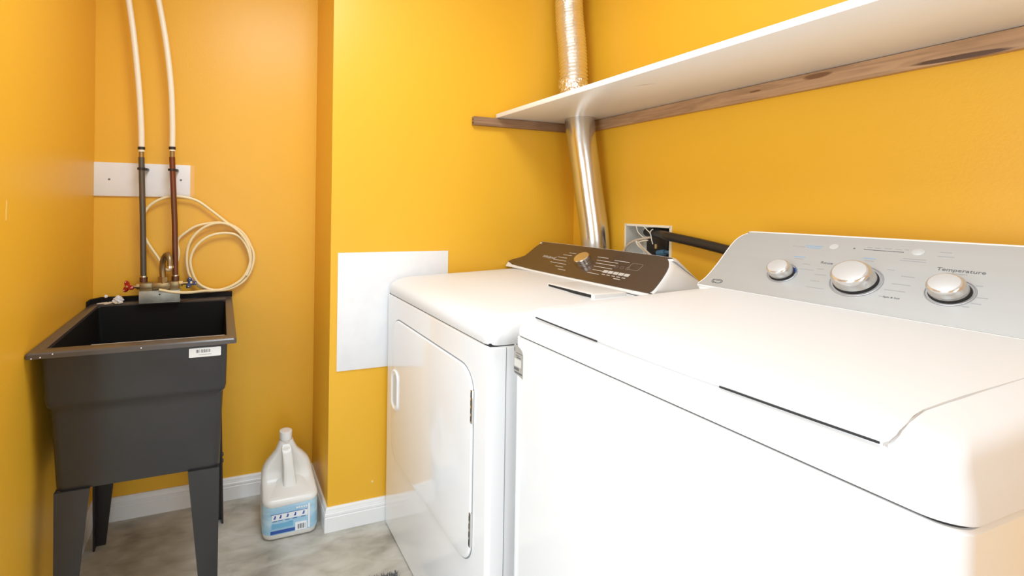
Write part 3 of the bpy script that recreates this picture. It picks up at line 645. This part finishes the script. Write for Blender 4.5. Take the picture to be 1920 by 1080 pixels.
for (x, y, r_, a) in ((-.405, 1.942, .017, .3), (-.385, 1.936, .018, 1.1), (-.362, 1.932, .013, 2.2), (-.345, 1.930, .010, .8), (-.412, 1.93, .009, 0)):
    F_ = Frame((x, y, .8352+random.uniform(0, .0015)), (math.cos(a), math.sin(a), .05), (-math.sin(a), math.cos(a), .02))
    sc.poly(F_, [(r_*(1+.3*math.sin(k*2.3))*math.cos(k*PI/4), .6*r_*(1+.3*math.cos(k*1.7))*math.sin(k*PI/4)) for k in range(8)], -.0012, .0010)
so = sc.build('paint_flakes', M['paper']); recenter(so, (-.385, 1.935, .8335)); tag(so, 'cream paint flakes and scraps scattered on the sink back ledge', 'paint flakes', kind='stuff')

# ------------------------------------------------------------------ detergent jug
jg = thing('detergent_jug', 'white plastic detergent jug with a pale blue label on the concrete floor', 'jug', (.245, 1.765, 0))
def jr(x0, x1, y0, y1, r, z, dz=0): return [(x, y, z) for x, y in rrect(x0, x1, y0, y1, r, 8)]
b = MB()
b.loft([jr(.162, .336, 1.70, 1.822, .022, .002), jr(.153, .344, 1.692, 1.829, .03, .008), jr(.1505, .3465, 1.689, 1.831, .034, .022), jr(.1495, .3475, 1.688, 1.832, .035, .075), jr(.1485, .3485, 1.687, 1.832, .035, .128),
        jr(.1475, .3495, 1.685, 1.833, .035, .136), jr(.1485, .3485, 1.688, 1.833, .034, .143), jr(.151, .347, 1.697, 1.833, .03, .148), jr(.152, .3455, 1.735, 1.833, .025, .160), jr(.152, .344, 1.768, 1.833, .022, .172),
        jr(.1525, .341, 1.779, 1.832, .022, .19), jr(.156, .3365, 1.782, 1.830, .02, .208), jr(.168, .326, 1.783, 1.828, .02, .230), jr(.186, .308, 1.783, 1.826, .02, .250), jr(.203, .285, 1.783, 1.822, .018, .272), jr(.212, .273, 1.783, 1.818, .016, .295), jr(.2175, .2665, 1.784, 1.816, .015, .31)])
b.build('body', M['jug'], jg, ang=.9)
FJ = Frame((.2405, 1.800, 0), (1, 0, 0), (0, 1, 0))
MB().lathe(FJ, [(.0205, .305), (.0205, .312), (.0235, .313), (.0240, .336), (.0235, .341), (.020, .343), (.012, .3425)], 32).build('cap', M['enamel_soft'], jg)
# handle
b = MB(); hp = catmull([(.2405, 1.800, .300), (.2405, 1.780, .292), (.2415, 1.765, .277), (.2435, 1.755, .255), (.246, 1.748, .225), (.248, 1.742, .198), (.249, 1.735, .175), (.250, 1.728, .150)], 5)
rings = []
for i, p in enumerate(hp):
    t = i/(len(hp)-1); wx = .0140+.0115*t; wy = .011+.008*t
    rings.append([(p.x+wx*math.copysign(abs(math.cos(a))**.8, math.cos(a)), p.y+wy*.7*math.sin(a), p.z+wy*.7*math.sin(a)) for a in [k*2*PI/20 for k in range(20)]])
b.loft(rings).build('handle', M['jug'], jg, ang=.9)
# front ramp that rises from the shoulder to the handle
b = MB(); b.loft([[(.165, 1.700, .147), (.332, 1.700, .147), (.332, 1.80, .165), (.165, 1.80, .165)], [(.222, 1.722, .1665), (.276, 1.722, .1665), (.276, 1.80, .19), (.222, 1.80, .19)]])
b.build('shoulder', M['jug'], jg)
# wrapped label
def band(x0, x1, z0, z1, y=1.6865, d=.0008, wavy=0, slices=12):
    b = MB(); bot = []; top = []
    for k in range(slices+1):
        x = x0+(x1-x0)*k/slices; zt = z1+wavy*math.sin((x-x0)/(x1-x0)*5.2+2.4)
        yy = y+(z0*0)
        bot.append(x); top.append(zt)
    pts = [(x, z0) for x in bot]+[(x, z) for x, z in zip(reversed(bot), reversed(top))]
    return b.poly(Frame((0, y, 0), (1, 0, 0), (0, 0, 1)), pts, 0, d)
rows = []
def around(z, o):
    out = []
    for x, y in rrect(.1495-o, .3475+o, 1.6875-o, 1.832+o, .035, 10): out.append((x, y))
    # keep only the front three quarters
    k0 = [p for p in out if p[1] < 1.76]
    k0.sort(key=lambda p: (p[0] < .2485, p[1] if p[0] >= .2485 else -p[1]))
    L = sorted([p for p in k0 if p[0] < .2485], key=lambda p: -p[1]); R = sorted([p for p in k0 if p[0] >= .2485], key=lambda p: p[1])
    return [(x, y, z) for x, y in L+R]
zb = [(.026, .0012), (.030, .0012)]
b = MB(); A_ = around(0, .0012); n = len(A_)
top = [.125+.006*math.sin((p[0]-.15)/.2*5.0+2.6) if p[1] < 1.70 else .128 for p in A_]
b.loft([[(p[0], p[1], .026) for p in A_], [(p[0], p[1], .075) for p in A_], [(p[0], p[1], t) for p, t in zip(A_, top)]], False, False, closed=False)
lb = b.build('label', M['lab_b'], jg)
yl = 1.6863
band(.176, .262, .030, .041, yl-.0008).build('dark_band', M['lab_d'], lb)
band(.180, .255, .049, .066, yl-.0006, wavy=.002).build('blue_wave', M['lab_m'], lb)
band(.180, .308, .078, .0985, yl-.0007).build('icon_strip', M['lab_w'], lb)
band(.263, .305, .028, .058, yl-.0009).build('barcode_patch', M['lab_w'], lb)
band(.309, .316, .030, .118, yl-.0006).build('white_stripe', M['lab_w'], lb)
b = MB(); FJ2 = Frame((0, yl-.0006, 0), (1, 0, 0), (0, 0, 1))
for x, w_ in ((.272, .003), (.2765, .0015), (.281, .004), (.2875, .0015), (.291, .003), (.298, .001)): b.box(x, x+w_, .033, .050, .001, .0018, fr=FJ2)
b.build('barcode', M['ink'], lb)
b = MB()
for x in (.190, .210, .235, .262, .292):
    b.box(x-.004, x+.003, .084, .088, .0008, .0016, fr=FJ2); b.box(x-.001, x+.004, .088, .095, .0008, .0016, fr=FJ2)
    b.box(x-.008, x+.008, .0745, .0757, .0004, .0012, fr=FJ2)
b.box(.176, .306, .0990, .1000, .0004, .0012, fr=FJ2)
b.build('icons', M['lab_d'], lb)
b = MB()
for k in range(5): b.box(.266+k*.0085, .272+k*.0085, .108, .1135, .0004, .0012, fr=FJ2)
b.build('small_lettering', M['lab_w'], lb)

# ------------------------------------------------------------------ floor mat whose fringe tips into view
fm = thing('floor_mat', 'dark grey shaggy mat on the floor in front of the dryer', 'mat', (.40, 1.2, 0))
FMt = Frame((.548, 1.398, 0), (-.93, -.30, 0), (.30, -.93, 0))
def mp_(a, c, z): q = Vector((.553, 1.414, 0))+a*Vector((-.999, .03, 0))+c*Vector((-.03, -.999, 0)); return Vector((q.x, q.y, z))
b = MB(); b.loft([[mp_(a, c, z) for a, c in rrect(.006+i, .55-i, .006+i, .34-i, .02)] for i, z in ((0, .001), (0, .006), (.004, .009))]); b.build('mat_backing', M['mat'], fm)
b = MB(); random.seed(9)
for k in range(2600):
    a = random.uniform(.0, .556); c = random.uniform(0, .346) if k > 900 else random.uniform(0, .03)
    p = mp_(a, c, .005); h = random.uniform(.008, .014); q = p+Vector((random.uniform(-.007, .007), random.uniform(-.007, .007), h)); r_ = .0013
    b.loft([[(p.x-r_, p.y-r_, p.z), (p.x+r_, p.y-r_, p.z), (p.x, p.y+r_, p.z)], [(q.x-r_*.5, q.y-r_*.5, q.z), (q.x+r_*.5, q.y-r_*.5, q.z), (q.x, q.y+r_*.5, q.z)]], False, True)
ft = b.build('pile', M['mat'], fm, smooth=False); ft['kind'] = 'stuff'
